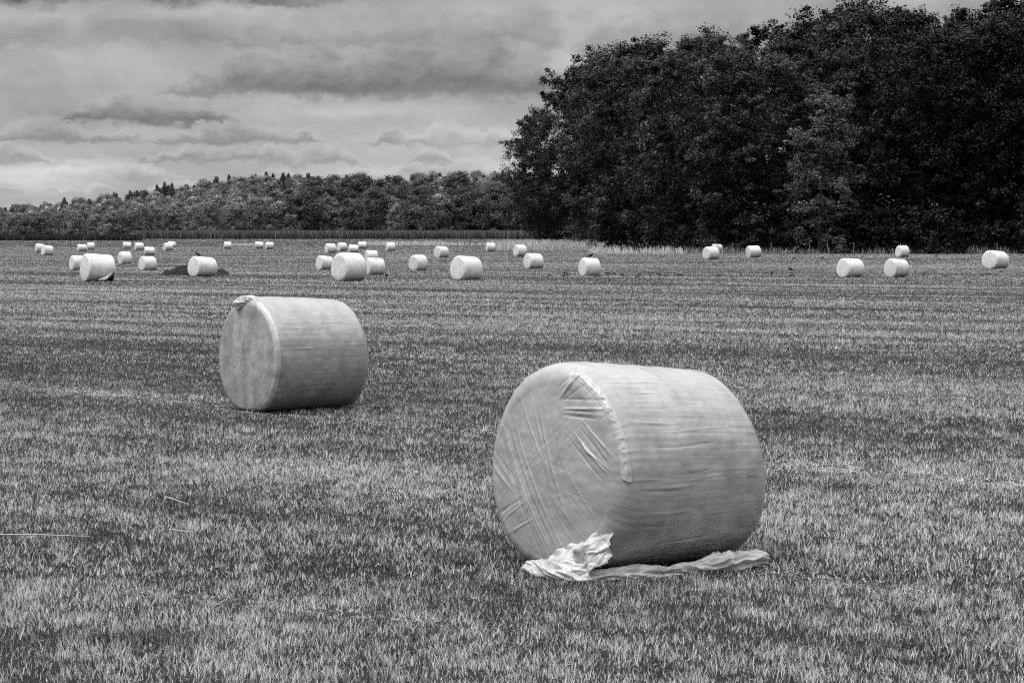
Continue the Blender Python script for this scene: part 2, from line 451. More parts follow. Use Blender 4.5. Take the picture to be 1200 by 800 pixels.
def blade_field(name, mat, pts, hgt, wid, tone, rng, lean=0.2):
    """upright blades at pts (n,2)"""
    x, y = pts[:, 0], pts[:, 1]; n = len(x)
    z = ground(x, y) - 0.02
    yaw = rng.random(n) * np.pi; ly = rng.random(n) * 2 * np.pi
    ln = hgt * lean * rng.random(n)
    px, py = np.cos(yaw) * wid * .5, np.sin(yaw) * wid * .5
    mx, my = np.cos(ly) * ln * .4, np.sin(ly) * ln * .4
    v = np.stack([np.stack([x - px * .5, y - py * .5, z], -1), np.stack([x + px * .5, y + py * .5, z], -1),
                  np.stack([x + mx + px, y + my + py, z + hgt * .55], -1),
                  np.stack([x + np.cos(ly) * ln, y + np.sin(ly) * ln, z + hgt], -1),
                  np.stack([x + mx - px, y + my - py, z + hgt * .5], -1)], 1).reshape(-1, 3)
    i = np.arange(n)[:, None] * 5
    f = np.concatenate([i + [0, 1, 2], i + [0, 2, 4], i + [4, 2, 3]], 0)
    return link(name, mesh_np(name, v, f, np.repeat(tone, 5)), mat)

def build_crops():
    rng = np.random.default_rng(8)
    def pts(n, px0, px1, d0, d1):
        d = d0 + (d1 - d0) * rng.random(n)
        return np.stack([(px0 + (px1 - px0) * rng.random(n) - 600) / F * d, d], -1)
    n = 60000
    p = pts(n, 160, 740, 600, 650)
    o = blade_field('maize_crop', MAT_MAIZE, p, 1.7 + 1.0 * rng.random(n) ** .7, .16 + .2 * rng.random(n), np.exp(.45 * rng.standard_normal(n)), rng, .5)
    tag(o, 'long dark strip of standing maize behind the mown field', 'maize', kind='stuff')
    n = 9000
    p = pts(n, -130, 166, 560, 600)
    o = blade_field('rough_hedgerow', MAT_LEAF, p, 1.0 + .5 * rng.random(n), .5 + .4 * rng.random(n), np.exp(.3 * rng.standard_normal(n)), rng, .4)
    tag(o, 'low dark overgrown strip along the field edge at far left', 'hedgerow', kind='stuff')
    # dry tall grass along the edge of the copse
    a = [pts(9000, 572, 735, 335, 392), pts(5000, 690, 1330, 268, 275), pts(2600, 420, 580, 470, 500), pts(1200, 268, 310, 470, 490)]
    h = [1.0 + .75 * rng.random(9000), .35 + .75 * rng.random(5000) ** 2, .5 + .45 * rng.random(2600), .3 + .3 * rng.random(1200)]
    p = np.concatenate(a); h = np.concatenate(h)
    fade = fbm(p[:, 0] * .12, p[:, 1] * .05, seed=77)
    keep = rng.random(len(p)) < np.clip(fade * 2.2 - .35, 0.1, 1)
    p, h = p[keep], h[keep] * (.6 + .8 * fade[keep])
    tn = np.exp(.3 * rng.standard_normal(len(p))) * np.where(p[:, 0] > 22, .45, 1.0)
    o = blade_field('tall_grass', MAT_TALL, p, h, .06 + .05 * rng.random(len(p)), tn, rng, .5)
    tag(o, 'pale dry uncut grass standing along the edge of the copse', 'tall grass', kind='stuff')
build_crops()

# ------------------------------------------------------------------ trees
def tube(path, rad, nseg=8):
    """tapered tube through path points"""
    path = np.asarray(path, float); n = len(path)
    V, Fc = [], []
    for i in range(n):
        t = path[min(i + 1, n - 1)] - path[max(i - 1, 0)]; t /= np.linalg.norm(t) + 1e-9
        ref = np.array([1., 0, 0]) if abs(t[0]) < .8 else np.array([0, 1., 0])
        u = np.cross(t, ref); u /= np.linalg.norm(u); w = np.cross(t, u)
        for k in range(nseg):
            a = 2 * math.pi * k / nseg
            V.append(path[i] + rad[i] * (math.cos(a) * u + math.sin(a) * w))
    for i in range(n - 1):
        for k in range(nseg):
            k2 = (k + 1) % nseg
            Fc.append((i * nseg + k, i * nseg + k2, (i + 1) * nseg + k2, (i + 1) * nseg + k))
    return np.array(V), np.array(Fc)

def join(parts):
    V, Fc, b = [], [], 0
    for v, f in parts:
        V.append(v); Fc.append(f + b); b += len(v)
    return np.concatenate(V), np.concatenate(Fc)

def leaves(cent, size, rng, outward, flat=0.55):
    """diamond shaped leaf sprays round points; returns verts, quads"""
    n = len(cent)
    nm = outward * .8 + rng.standard_normal((n, 3)) * .55 + np.array([0, 0, flat])
    nm /= np.linalg.norm(nm, axis=1)[:, None] + 1e-9
    r = rng.standard_normal((n, 3)); u = np.cross(nm, r); u /= np.linalg.norm(u, axis=1)[:, None] + 1e-9
    w = np.cross(nm, u)
    s = (size * (.55 + .9 * rng.random(n)))[:, None]
    v = np.stack([cent + u * s, cent + w * s * .55 + nm * s * .12, cent - u * s * .9, cent - w * s * .55 + nm * s * .12], 1).reshape(-1, 3)
    f = np.arange(n)[:, None] * 4 + np.array([0, 1, 2, 3])
    return v, f

def crown_np(rng, H, Rc, base, nclump, per, leaf, csize, shell=.55, skirt=.55, nsub=8):
    """clumped crown: centres of leaf clumps, leaf quads and tones"""
    seed = int(rng.integers(1e6))
    zc, hz = (H + base) / 2, (H - base) / 2
    ph = rng.random(nclump) * 2 * np.pi
    w = rng.random(nclump) * 2 - 1                       # height in the crown -1..1
    prof = np.where(w > 0, np.sqrt(np.clip(1 - w ** 2, 0, 1)) ** .8, skirt + (1 - skirt) * np.sqrt(np.clip(1 - w ** 2, 0, 1)))
    lob = .62 + .76 * vnoise(np.cos(ph) * 1.6 + 5, np.sin(ph) * 1.6 + 5, w * 2.2, seed=seed)
    rr = (shell + (1 - shell) * rng.random(nclump) ** .5)
    c = np.stack([np.cos(ph) * prof * Rc * lob * rr, np.sin(ph) * prof * Rc * lob * rr,
                  zc + w * hz * (.93 + .14 * lob)], -1)
    cs = csize * (.6 + .8 * rng.random(nclump))
    sub = rng.standard_normal((nclump, nsub, 3)) * np.array([.52, .52, .40]) * cs[:, None, None] * (nsub > 1)     # each limb end carries several twig sprays
    sub += (c - np.array([0, 0, zc]))[:, None, :] / Rc * .35 * rng.random((nclump, nsub, 1))
    sc_ = (c[:, None, :] + sub).reshape(-1, 3)
    ss = (np.repeat(cs, nsub) * (.24 + .34 * rng.random(nclump * nsub) if nsub > 1 else 1.0))
    k = rng.poisson(per / nsub * (.5 + rng.random(nclump * nsub))); si = np.repeat(np.arange(nclump * nsub), k); idx = si // nsub
    g = rng.standard_normal((len(si), 3)); g /= np.linalg.norm(g, axis=1)[:, None]
    g *= (rng.random(len(si)) ** .4)[:, None]
    p = sc_[si] + g * ss[si][:, None] * np.array([1.2, 1.2, .85])
    p[:, 2] = np.maximum(p[:, 2], .15)
    out = g + (c[idx] - np.array([0, 0, zc])) / max(Rc, hz) * .5
    v, f = leaves(p, leaf, rng, out)
    tone = np.exp((.38 if nsub > 1 else .20) * rng.standard_normal(nclump))[idx] * np.exp(.25 * rng.standard_normal(nclump * nsub))[si] * np.exp(.28 * rng.standard_normal(len(idx)))
    return c, v, f, np.repeat(tone, 4)

def broadleaf(rng, H, Rc, base, nclump, per, leaf, csize, trunk_r, nlimb=12, **kw):
    c, v, f, t = crown_np(rng, H, Rc, base, nclump, per, leaf, csize, **kw)
    bend = rng.standard_normal((6, 2)) * .25
    path = [(bend[i, 0] * (i > 0), bend[i, 1] * (i > 0), H * .82 * i / 5 - .3 * (i == 0)) for i in range(6)]
    rad = [trunk_r * (1.25 if i == 0 else 1 - i / 5.6) for i in range(6)]
    parts = [tube(path, rad, 9)]
    for j in rng.choice(len(c), min(nlimb, len(c)), replace=False):
        e = c[j]; z0 = max(min(e[2] - Rc * .35, H * .7), H * .12)
        s = np.array([np.interp(z0, [q[2] for q in path], [q[0] for q in path]), np.interp(z0, [q[2] for q in path], [q[1] for q in path]), z0])
        m = (s + e) / 2 + np.array([0, 0, -.06 * H * rng.random()]) + rng.standard_normal(3) * .3
        q = (m + e) / 2 + rng.standard_normal(3) * .35
        r0 = trunk_r * .38
        parts.append(tube([s, m, q, e], [r0, r0 * .7, r0 * .45, r0 * .2], 6))
    tv, tf = join(parts)
    return (tv, tf), (v, f, t)

def conifer(rng, H, Rc, base, rows, per, leaf):
    P, O, I = [], [], []
    for i in range(rows):
        z = base + (H - base) * (i / rows) ** .9
        r = Rc * (1 - ((z - base) / (H - base)) ** 1.7) * (.75 + .5 * rng.random()) + .25
        nb = 5 + int(4 * r)
        for b in range(nb):
            a = 2 * math.pi * (b + rng.random()) / nb
            L = r * (.6 + .5 * rng.random())
            m = max(3, int(per * L / Rc))
            s = rng.random(m) ** .7
            P.append(np.stack([np.cos(a) * L * s, np.sin(a) * L * s, z + .25 * L * s - .35 * L * s ** 2 + .35 * rng.standard_normal(m)], -1))
            O.append(np.tile([math.cos(a), math.sin(a), .3], (m, 1))); I.append(np.full(m, math.exp(.25 * rng.standard_normal())))
    P.append(np.array([[0, 0, H - .3 * k] for k in range(6)]) + rng.standard_normal((6, 3)) * .1); O.append(np.zeros((6, 3)) + .3); I.append(np.ones(6))
    P, O, I = map(np.concatenate, (P, O, I))
    v, f = leaves(P, leaf, rng, O, .3)
    tone = I * np.exp(.25 * rng.standard_normal(len(P)))
    tr = tube([(0, 0, -.3), (.1, 0, H * .5), (0, 0, H * .95)], [.28, .16, .04], 7)
    return tr, (v, f, np.repeat(tone, 4))

def make_tree(name, parts, leafmat):
    (tv, tf), (v, f, t) = parts
    root = empty(name)
    link('trunk', mesh_np(name + '_trunk', tv, tf, smooth=True), MAT_BARK, root)
    link('crown', mesh_np(name + '_crown', v, f, t), leafmat, root)
    return root

def put_tree(proto, used, x, y, sc, rz, sz=None):
    o = proto if proto.name not in used else copy_tree(proto)
    used.add(proto.name)
    o.location = (x, y, g1(x, y)); o.rotation_euler = (0, 0, rz)
    o.scale = (sc, sc, sz if sz else sc)
    return o

def build_copse():
    rng = np.random.default_rng(21)
    H0 = 28.0
    protos = [make_tree('broadleaf_tree', broadleaf(rng, H0, 6.6, 1.5, 120, 400, .20, 1.75, .42, 16, skirt=.7), MAT_LEAF),
              make_tree('broadleaf_tree', broadleaf(rng, H0, 7.4, 3.0, 135, 400, .20, 1.75, .45, 16, skirt=.6), MAT_LEAF),
              make_tree('broadleaf_tree', broadleaf(rng, H0, 5.6, 2.0, 105, 400, .19, 1.6, .38, 14, skirt=.75), MAT_LEAF),
              make_tree('broadleaf_tree', broadleaf(rng, H0, 6.8, 6.0, 110, 400, .20, 1.9, .45, 18, skirt=.45), MAT_LEAF)]
    pale = make_tree('pale_tree', broadleaf(rng, 22.0, 4.4, 1.0, 60, 260, .20, 1.35, .3, 14, skirt=.8), MAT_LEAF_PALE)
    used = set()
    topx = [590, 605, 622, 650, 680, 710, 770, 850, 900, 950, 1000, 1040, 1080, 1130, 1165, 1200, 1320, 1500]
    topy = [205, 170, 142, 102, 76, 58, 38, 42, 38, 24, 8, 15, 24, 20, 6, -12, -28, -28]
    def height(px, d): return CAMZ + (HOR - np.interp(px, topx, topy)) / F * d
    spots = []          # px, distance, share of the skyline height
    for px, d in ((634, 396), (700, 352), (742, 318), (795, 300), (850, 292), (905, 290), (968, 290), (1022, 288), (1078, 286), (1132, 282), (1186, 278), (1240, 276), (1296, 274)):
        spots.append((px, d, .93, 'edge'))
    for px, d in ((672, 425), (722, 385), (768, 345), (838, 325), (935, 316), (990, 314), (1048, 312), (1104, 310), (1160, 306), (1214, 302), (1270, 300)):
        spots.append((px, d, 1.0, 'mid'))
    for px, d in ((706, 425), (755, 385), (828, 345), (918, 342), (960, 340), (1010, 340), (1070, 338), (1125, 336), (1180, 332), (1240, 330)):
        spots.append((px, d, 1.0, 'back'))
    n = 0
    for px, d, k, row in spots:
        px += rng.normal(0, 5); d += rng.normal(0, 3)
        h = height(px, d) * k * (.955 + rng.normal(0, .026))
        p = protos[int(rng.integers(4))] if row != 'edge' else protos[[3, 2, 1, 0, 2, 1, 0][n % 7]]
        sz = h / H0 * .97
        o = put_tree(p, used, (px - 600) / F * d, d, sz * rng.uniform(.92, 1.08), rng.uniform(0, 6.28), sz)
        lab = {'edge': 'tall dark broadleaf tree in the front row of the copse beside the field',
               'mid': 'tall dark broadleaf tree inside the copse just behind its front row',
               'back': 'tall dark broadleaf tree at the back of the copse'}[row]
        if row == 'edge' and n == 0: lab = 'dark broadleaf tree at the left end of the copse overhanging the maize'
        if px > 1010 or row == 'back' or (row == 'mid' and n % 2):      # the dimness of the right and inner copse is painted as darker leaf colour
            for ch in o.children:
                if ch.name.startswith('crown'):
                    ch.material_slots[0].link = 'OBJECT'; ch.material_slots[0].material = MAT_LEAF_SHADED
        tag(o, lab, 'tree', 'tall trees of the dark copse'); n += 1
    for p in protos:
        if p.name not in used: p.location = (40, 360, g1(40, 360)); tag(p, 'tall dark broadleaf tree at the back of the copse', 'tree', 'tall trees of the dark copse')
    o = put_tree(pale, used, (962 - 600) / F * 274, 274, 1.0, 1.0, .88)
    tag(o, 'paler grey leaved tree in front of the dark copse', 'tree')
    # understorey at the foot of the copse; its gloom is painted as darker leaf colour
    bp = [make_tree('shrub', broadleaf(rng, 4.5, 2.6, .2, 34, 90, .22, .9, .1, 5, skirt=.9), MAT_LEAF_SHADED) for _ in range(2)]
    for i, px in enumerate(np.arange(735, 1310, 26)):
        d = np.interp(px, [690, 760, 900, 1300], [338, 300, 283, 268]) + rng.normal(0, 2)
        o = put_tree(bp[i % 2], used, (px - 600) / F * d, d, rng.uniform(.7, 1.25), rng.uniform(0, 6.28))
        tag(o, 'dark shrub growing under the front trees of the copse', 'shrub', 'shrubs at the foot of the copse')
build_copse()

def build_far_wood():
    rng = np.random.default_rng(5)
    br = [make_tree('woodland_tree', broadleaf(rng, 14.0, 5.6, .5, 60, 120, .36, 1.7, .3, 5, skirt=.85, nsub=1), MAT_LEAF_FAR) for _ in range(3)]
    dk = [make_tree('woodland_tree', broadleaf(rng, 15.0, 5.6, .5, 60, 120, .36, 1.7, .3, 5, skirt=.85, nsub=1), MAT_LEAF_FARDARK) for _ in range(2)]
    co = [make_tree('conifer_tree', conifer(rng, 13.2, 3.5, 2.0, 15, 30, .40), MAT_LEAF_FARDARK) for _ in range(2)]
    used = set()
    for row in range(9):
        d0 = 664 + row * 28
        step = 24 if row < 6 else (14 if row < 8 else 9)
        for px in np.arange(-60, 700, step):
            px2 = px + rng.normal(0, 6); d = d0 + rng.normal(0, 7)
            x = (px2 - 600) / F * d
            dark = px2 > 340 + 40 * math.sin(row * 2.1) and row < 4
            if row >= 6: p = co[int(rng.integers(2))] if rng.random() < .62 else br[int(rng.integers(3))]
            elif dark: p = dk[int(rng.integers(2))] if rng.random() < .7 else br[int(rng.integers(3))]
            else: p = br[int(rng.integers(3))] if rng.random() < .88 else co[int(rng.integers(2))]
            s = rng.uniform(.62, .8) * (1.25 if p in dk else 1.0)
            if p in co: s = rng.uniform(.72, .88)
            elif row >= 6: s = rng.uniform(.62, .76)
            elif row > 2 and p not in dk: s = rng.uniform(.58, .70)
            s *= (.72 + .28 * float(sstep(-.25, -.13, (px2 - 600) / F)))
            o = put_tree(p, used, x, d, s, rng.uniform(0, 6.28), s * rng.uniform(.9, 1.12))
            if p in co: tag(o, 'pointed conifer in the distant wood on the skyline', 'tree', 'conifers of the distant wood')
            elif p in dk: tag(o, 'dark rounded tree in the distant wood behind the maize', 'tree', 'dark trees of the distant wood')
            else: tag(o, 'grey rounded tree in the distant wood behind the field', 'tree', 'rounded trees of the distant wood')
    b = make_tree('pale_bush', broadleaf(rng, 5.0, 2.2, .2, 26, 50, .35, .9, .12, 4, skirt=.9), MAT_LEAF_PALE)
    put_tree(b, used, (169 - 600) / F * 645, 645, 1.0, 0)
    tag(b, 'pale rounded bush at the left end of the maize strip', 'bush')
build_far_wood()

# ------------------------------------------------------------------ bales
class Bale:
    """surface of one wrapped round bale: x is the axis, +x the end face, z up, resting on z = 0"""
    def __init__(self, seed, Rb, L, corner=.13, dome=.035, taper=.05, slump=.05, amp=1.0, creases=(), vstreak=0.0, lines=()):
        self.s, self.R, self.L, self.c, self.dome, self.taper = seed, Rb, L, corner, dome, taper
        self.slump, self.amp, self.creases, self.vs, self.lines = slump, amp, creases, vstreak, lines
    def profile(self, ncap, ncor, nbar):
        Rb, L, c = self.R, self.L, self.c
        a, r, na, nr = [], [], [], []
        for q in np.linspace(0.012, 1, ncap): a.append(L/2 + self.dome*(1-q*q)); r.append(q*(Rb-c)); na.append(1); nr.append(0)
        for q in np.linspace(0, math.pi/2, ncor + 2)[1:-1]: a.append(L/2-c+c*math.cos(q)); r.append(Rb-c+c*math.sin(q)); na.append(math.cos(q)); nr.append(math.sin(q))
        for q in np.linspace(L/2-c, -L/2+c, nbar): a.append(q); r.append(Rb); na.append(0); nr.append(1)
        for q in np.linspace(0, math.pi/2, ncor + 2)[1:-1]: a.append(-L/2+c-c*math.sin(q)); r.append(Rb-c+c*math.cos(q)); na.append(-math.sin(q)); nr.append(math.cos(q))
        for q in np.linspace(1, 0.012, max(8, ncap//3)): a.append(-L/2-self.dome*(1-q*q)); r.append(q*(Rb-c)); na.append(-1); nr.append(0)
        return map(np.array, (a, r, na, nr))
    def surf(self, a, r, na, nr, th, off=0.0):
        """arrays of equal shape -> xyz, tone"""
        Rb, L, s, A = self.R, self.L, self.s, self.amp
        bulge = 1 + .022*(1-np.clip(2*a/L, -1, 1)**2) - self.taper*(.5 - a/L)
        rr = r*bulge
        cu, sv = np.cos(th), np.sin(th)
        y, z = rr*cu, rr*sv
        u, v = y/Rb, z/Rb
        barrel = np.clip(nr, 0, 1); cap = np.clip(na, 0, 1)
        d = .030*(fbm(a*2.2+9, y*2.2+9, z*2.2+9, s, 3)-.5) + .010*(fbm(a*9, y*9, z*9, s+3, 3)-.5)
        d = d + barrel*.010*(fbm(a*9+3, th*0.8+7, 0, s+7, 3)-.5)                     # net bands round the barrel
        d = d + barrel*.0045*(fbm(a*1.3+3, cu*26+40, sv*26+40, s+11, 3)-.5)            # lengthwise film edges
        tone = 1 + .10*(fbm(a*5+2, y*5+2, z*5+2, s+19, 4)-.5) + barrel*.50*(fbm(a*8+5, cu*1.5+4, sv*1.5+4, s+23, 3)-.5)
        # strips of film crossing the end face
        for j in range(7):
            an = math.pi*j/7 + s*.37
            t = u*math.cos(an)+v*math.sin(an); w = -u*math.sin(an)+v*math.cos(an)
            m = cap*np.exp(-((w-.25*math.sin(j*2.3+s))/.3)**2)
            d = d + m*.0022*(fbm(t*.8+20, w*30+20, j*3.3, s+29, 2)-.5)
            tone = tone + m*.05*(fbm(t*1.0+20, w*14+20, j*5.1, s+31, 2)-.5)
        if self.vs:
            tone = tone + cap*self.vs*(fbm(u*6+9, v*1.6+9, 0, s+37, 4)-.5)*2
        for (u0, v0, u1, v1, w, h) in self.creases:
            ex, ey = u1-u0, v1-v0; L2 = ex*ex+ey*ey
            k = np.clip(((u-u0)*ex+(v-v0)*ey)/L2, 0, 1)
            jig = .012*(fbm(u*7+3, v*7+3, 0, s+41, 2)-.5)
            dd = np.hypot(u-u0-k*ex+jig, v-v0-k*ey)*Rb
            g = cap*np.exp(-(dd/w)**2)*np.sin(math.pi*(.06+.88*k))
            d = d + h*g; tone = tone + (8.0*h)*g
        for (a0, a1, t0, w, h) in self.lines:
            g = barrel*np.exp(-((((th-t0+.03*np.sin(a*5)+np.pi) % (2*np.pi))-np.pi)*Rb/w)**2)*np.clip(np.minimum(a-a0, a1-a)/.08, 0, 1)
            d = d + h*g; tone = tone + 12*h*g
        d = d*A + off
        x = a + na*d; rr = rr + nr*d
        y, z = rr*cu, rr*sv + Rb*(1 - self.taper*(.5 - a/L))
        # settled under its own weight
        y = y*(1 + self.slump*np.exp(-((z-.35*Rb)/(.75*Rb))**2))
        x = x + self.slump*.5*np.sign(a)*np.exp(-((z-.3*Rb)/(.6*Rb))**2)*np.abs(na)
        kk = .035; z0 = .055
        z = kk*np.logaddexp(0, (z-z0)/kk)*(2*Rb/(2*Rb-z0))
        return np.stack([x, y, z], -1), np.clip(tone, .45, 1.25)
    def mesh(self, name, ncap, ncor, nbar, nth):
        a, r, na, nr = self.profile(ncap, ncor, nbar)
        th = np.linspace(0, 2*np.pi, nth, endpoint=False)
        A, T = np.meshgrid(a, th, indexing='ij'); Rr = np.repeat(r[:, None], nth, 1)
        NA = np.repeat(na[:, None], nth, 1); NR = np.repeat(nr[:, None], nth, 1)
        P, tone = self.surf(A, Rr, NA, NR, T)
        m = len(a)
        i = np.arange(m-1)[:, None]*nth; j = np.arange(nth)[None, :]; j2 = (j+1) % nth
        f = np.stack([i+j, i+nth+j, i+nth+j2, i+j2], -1).reshape(-1, 4)
        v = P.reshape(-1, 3); t = tone.ravel()
        # close the two caps with a centre vertex each (degenerate-free fans as quads are avoided: tiny discs)
        c0, c1 = v[:nth].mean(0), v[-nth:].mean(0)
        v = np.concatenate([v, [c0, c1]]); t = np.concatenate([t, [t[0], t[-1]]])
        k0, k1 = len(v)-2, len(v)-1
        me = mesh_np(name, v, f, t, True)
        import bmesh
        bm = bmesh.new(); bm.from_mesh(me); bm.verts.ensure_lookup_table()
        last = (m-1)*nth
        for q in range(nth):
            q2 = (q+1) % nth
            fa = bm.faces.new((bm.verts[k0], bm.verts[q], bm.verts[q2])); fa.smooth = True
            fb = bm.faces.new((bm.verts[k1], bm.verts[last+q2], bm.verts[last+q])); fb.smooth = True
        bm.to_mesh(me); bm.free()
        return me

def crumple(name, mat, spine, width, height, seed, parent, ns=260, nphi=64, tw=3.0, amp=.9):
    """bunched loose film: a squashed tube with sharp twisted folds"""
    sp = np.array(spine, float)
    seg = np.r_[0, np.cumsum(np.linalg.norm(np.diff(sp, axis=0), axis=1))]; tot = seg[-1]
    s = np.linspace(0, tot, ns)
    c = np.stack([np.interp(s, seg, sp[:, k]) for k in range(3)], -1)
    for _ in range(5): c[1:-1] = (c[:-2] + 2*c[1:-1] + c[2:])/4
    t = np.gradient(c, axis=0); t /= np.linalg.norm(t, axis=1)[:, None]
    side = np.cross(t, [0, 0, 1]); side /= np.linalg.norm(side, axis=1)[:, None] + 1e-9
    up = np.cross(side, t)
    ph = np.linspace(0, 2*np.pi, nphi, endpoint=False)
    S, PH = np.meshgrid(s, ph, indexing='ij')
    q = PH + tw*S + 1.6*(fbm(S*3, S*0+2, 0, seed, 2)-.5)*2
    rid = 1-np.abs(2*fbm(S*5.0, np.cos(q)*1.5+7, np.sin(q)*1.5+7, seed+3, 2)-1)
    fold = 1-np.abs(2*fbm(S*7.5, np.cos(q)*2.3+7, np.sin(q)*2.3+7, seed+5, 2)-1)
    fac = .35 + amp*(rid-.55)*1.8 + .50*(fold-.55)
    fac = np.clip(fac+.35, .15, 1.7)
    wv = np.interp(s/tot, np.linspace(0, 1, len(width)), width)[:, None]
    hv = np.interp(s/tot, np.linspace(0, 1, len(height)), height)[:, None]
    taper = np.clip(np.minimum(S, tot-S)/.06, .05, 1)**.6
    P = c[:, None, :] + side[:, None, :]*(np.cos(PH)*wv*fac*taper)[..., None] + up[:, None, :]*(np.sin(PH)*hv*fac*taper)[..., None]
    P[..., 2] = np.maximum(P[..., 2], .004)
    i = np.arange(ns-1)[:, None]*nphi; j = np.arange(nphi)[None, :]; j2 = (j+1) % nphi
    f = np.stack([i+j, i+j2, i+nphi+j2, i+nphi+j], -1).reshape(-1, 4)
    tone = 1 + .25*(fold.ravel()-.6)
    return link(name, mesh_np(name, P.reshape(-1, 3), f, tone, True), mat, parent)

def sheet(name, mat, c00, c10, c11, c01, seed, parent, amp=.03, nu=70, nv=60, belly=(0, 0, 0), thick=.004):
    """a crumpled flap of film between four corners"""
    u, v = np.meshgrid(np.linspace(0, 1, nu), np.linspace(0, 1, nv), indexing='ij')
    c00, c10, c11, c01 = (np.array(c, float) for c in (c00, c10, c11, c01))
    U, Vv = u[..., None], v[..., None]
    P = c00*(1-U)*(1-Vv) + c10*U*(1-Vv) + c11*U*Vv + c01*(1-U)*Vv
    n = np.cross(c10-c00, c01-c00); n /= np.linalg.norm(n)
    w = 1-np.abs(2*fbm(u*4+v*2+3, v*3+3, 0, seed, 3)-1)
    w2 = 1-np.abs(2*fbm(u*9+v*3+3, v*7+v*u*4+3, 0, seed+4, 3)-1)
    P = P + n*(amp*(w-.5)*2 + amp*.5*(w2-.5))[..., None] + np.array(belly)*(np.sin(np.pi*u)*np.sin(np.pi*v))[..., None]
    P += (np.stack([fbm(u*5, v*5, k*3., seed+9, 2) for k in range(3)], -1)-.5)*amp*1.6
    P[..., 2] = np.maximum(P[..., 2], .005)
    i = np.arange(nu-1)[:, None]*nv + np.arange(nv-1)[None, :]
    f = np.stack([i, i+nv, i+nv+1, i+1], -1).reshape(-1, 4)
    tone = 1 + .3*(w2.ravel()-.5)
    o = link(name, mesh_np(name, P.reshape(-1, 3), f, tone, True), mat, parent)
    md = o.modifiers.new('thickness', 'SOLIDIFY'); md.thickness = thick
    return o

def yaw_for(px, psi):
    """bale axis turned psi degrees to the viewer's left from facing the camera"""
    view = math.atan2((px-600)/F, 1.0)
    a = math.radians(psi)
    ax, ay = -math.sin(a), -math.cos(a)
    c, s = math.cos(-view), math.sin(-view)
    return math.atan2(ax*s+ay*c, ax*c-ay*s)

def bundle(u0, v0, u1, v1, n, du, w, h, rng):
    out = []
    for k in range(n):
        o = (k-(n-1)/2)*du
        j = rng.normal(0, .03, 4)
        ln = math.hypot(u1-u0, v1-v0); nx, ny = -(v1-v0)/ln*o, (u1-u0)/ln*o
        out.append((u0+nx+j[0], v0+ny+j[1], u1+nx+j[2], v1+ny+j[3], w*(.7+.6*rng.random()), 1.6*h*(.5+.8*rng.random())*(1 if k % 3 else -.7)))
    return out

def wrap_lines(rng, n, L):
    out = []
    for k in range(n):
        a0 = rng.uniform(-L/2+.1, L/2-.35); ln = rng.uniform(.15, .75)
        out.append((a0, min(a0+ln, L/2-.1), rng.uniform(-.9, 1.3), rng.uniform(.003, .007), rng.uniform(.0015, .0045)*rng.choice([-1, 1, 1])))
    return out

def hero_front():
    rng = np.random.default_rng(2)
    cr = bundle(-.69, .42, .10, -.78, 6, .045, .0065, .0050, rng)
    cr += bundle(-.16, .60, .25, -.40, 4, .06, .006, .0040, rng)
    cr += bundle(-.45, .75, .0, .0, 3, .10, .006, .0025, rng)
    cr += bundle(-.92, .08, -.45, -.20, 4, .07, .007, .0040, rng)
    cr += bundle(-.80, -.62, -.25, -.38, 4, .08, .007, .0035, rng)
    cr += bundle(.18, .60, .70, .59, 4, .035, .006, .0060, rng)
    cr += bundle(.38, .42, .80, .10, 6, .045, .005, .0055, rng)
    cr += bundle(.10, .72, .34, .92, 4, .045, .006, .0050, rng)
    cr += bundle(.05, -.1, .5, -.6, 5, .12, .006, .0020, rng)
    B = Bale(3, .66, 1.34, corner=.14, dome=.045, taper=.085, slump=.06, creases=cr, lines=wrap_lines(rng, 26, 1.34))
    root = empty('wrapped_bale')
    link('film_wrap', B.mesh('front_film_wrap', 120, 26, 150, 620), MAT_FILM, root)
    # an extra strip of film folded over the rim of the end face
    n1, n2 = 24, 160
    q = np.linspace(.58, 1.04, n1)[:, None]; th = np.linspace(.02, 1.30, n2)[None, :]
    q = q + 0*th; th = th + .03*np.sin(q*5) + 0*q
    c = B.c
    a = B.L/2-c+c*np.cos(q); r = B.R-c+c*np.sin(q)
    edge = .0035+.010*(1-np.abs(2*fbm(th*9+3, q*3+3, 0, 55, 3)-1))*np.sin(np.linspace(0, np.pi, n1))[:, None]
    P, tone = B.surf(a, r, np.cos(q), np.sin(q), th, edge)
    i = np.arange(n1-1)[:, None]*n2 + np.arange(n2-1)[None, :]
    f = np.stack([i, i+n2, i+n2+1, i+1], -1).reshape(-1, 4)
    o = link('rim_strip', mesh_np('rim_strip', P.reshape(-1, 3), f, (tone*(1.22+.18*(fbm(th*8, q*4, 0, 77, 3)-.5))).ravel(), True), MAT_FILM, root)
    # loose film: a torn flap at the foot of the end face and a rope of film along the barrel
    X = B.L/2
    sheet('torn_flap', MAT_LOOSE, (X+.13, -.06, .035), (X+.0, .52, .40), (X+.05, .57, .15), (X+.18, .42, .005), 5, root, .03, belly=(.03, .02, .02))
    crumple('loose_film', MAT_LOOSE, [(X+.13, -.08, .03), (X+.15, .04, .05), (X+.14, .22, .045), (X+.06, .44, .03), (X-.25, .55, .03),
                                      (X-.50, .60, .03), (X-.75, .62, .03), (X-.92, .64, .045), (X-1.10, .64, .05), (X-1.30, .60, .04)],
            [.05, .08, .06, .04, .055, .04, .045, .07, .05, .065], [.03, .045, .04, .03, .042, .028, .032, .06, .035, .045], 12, root)
    return root

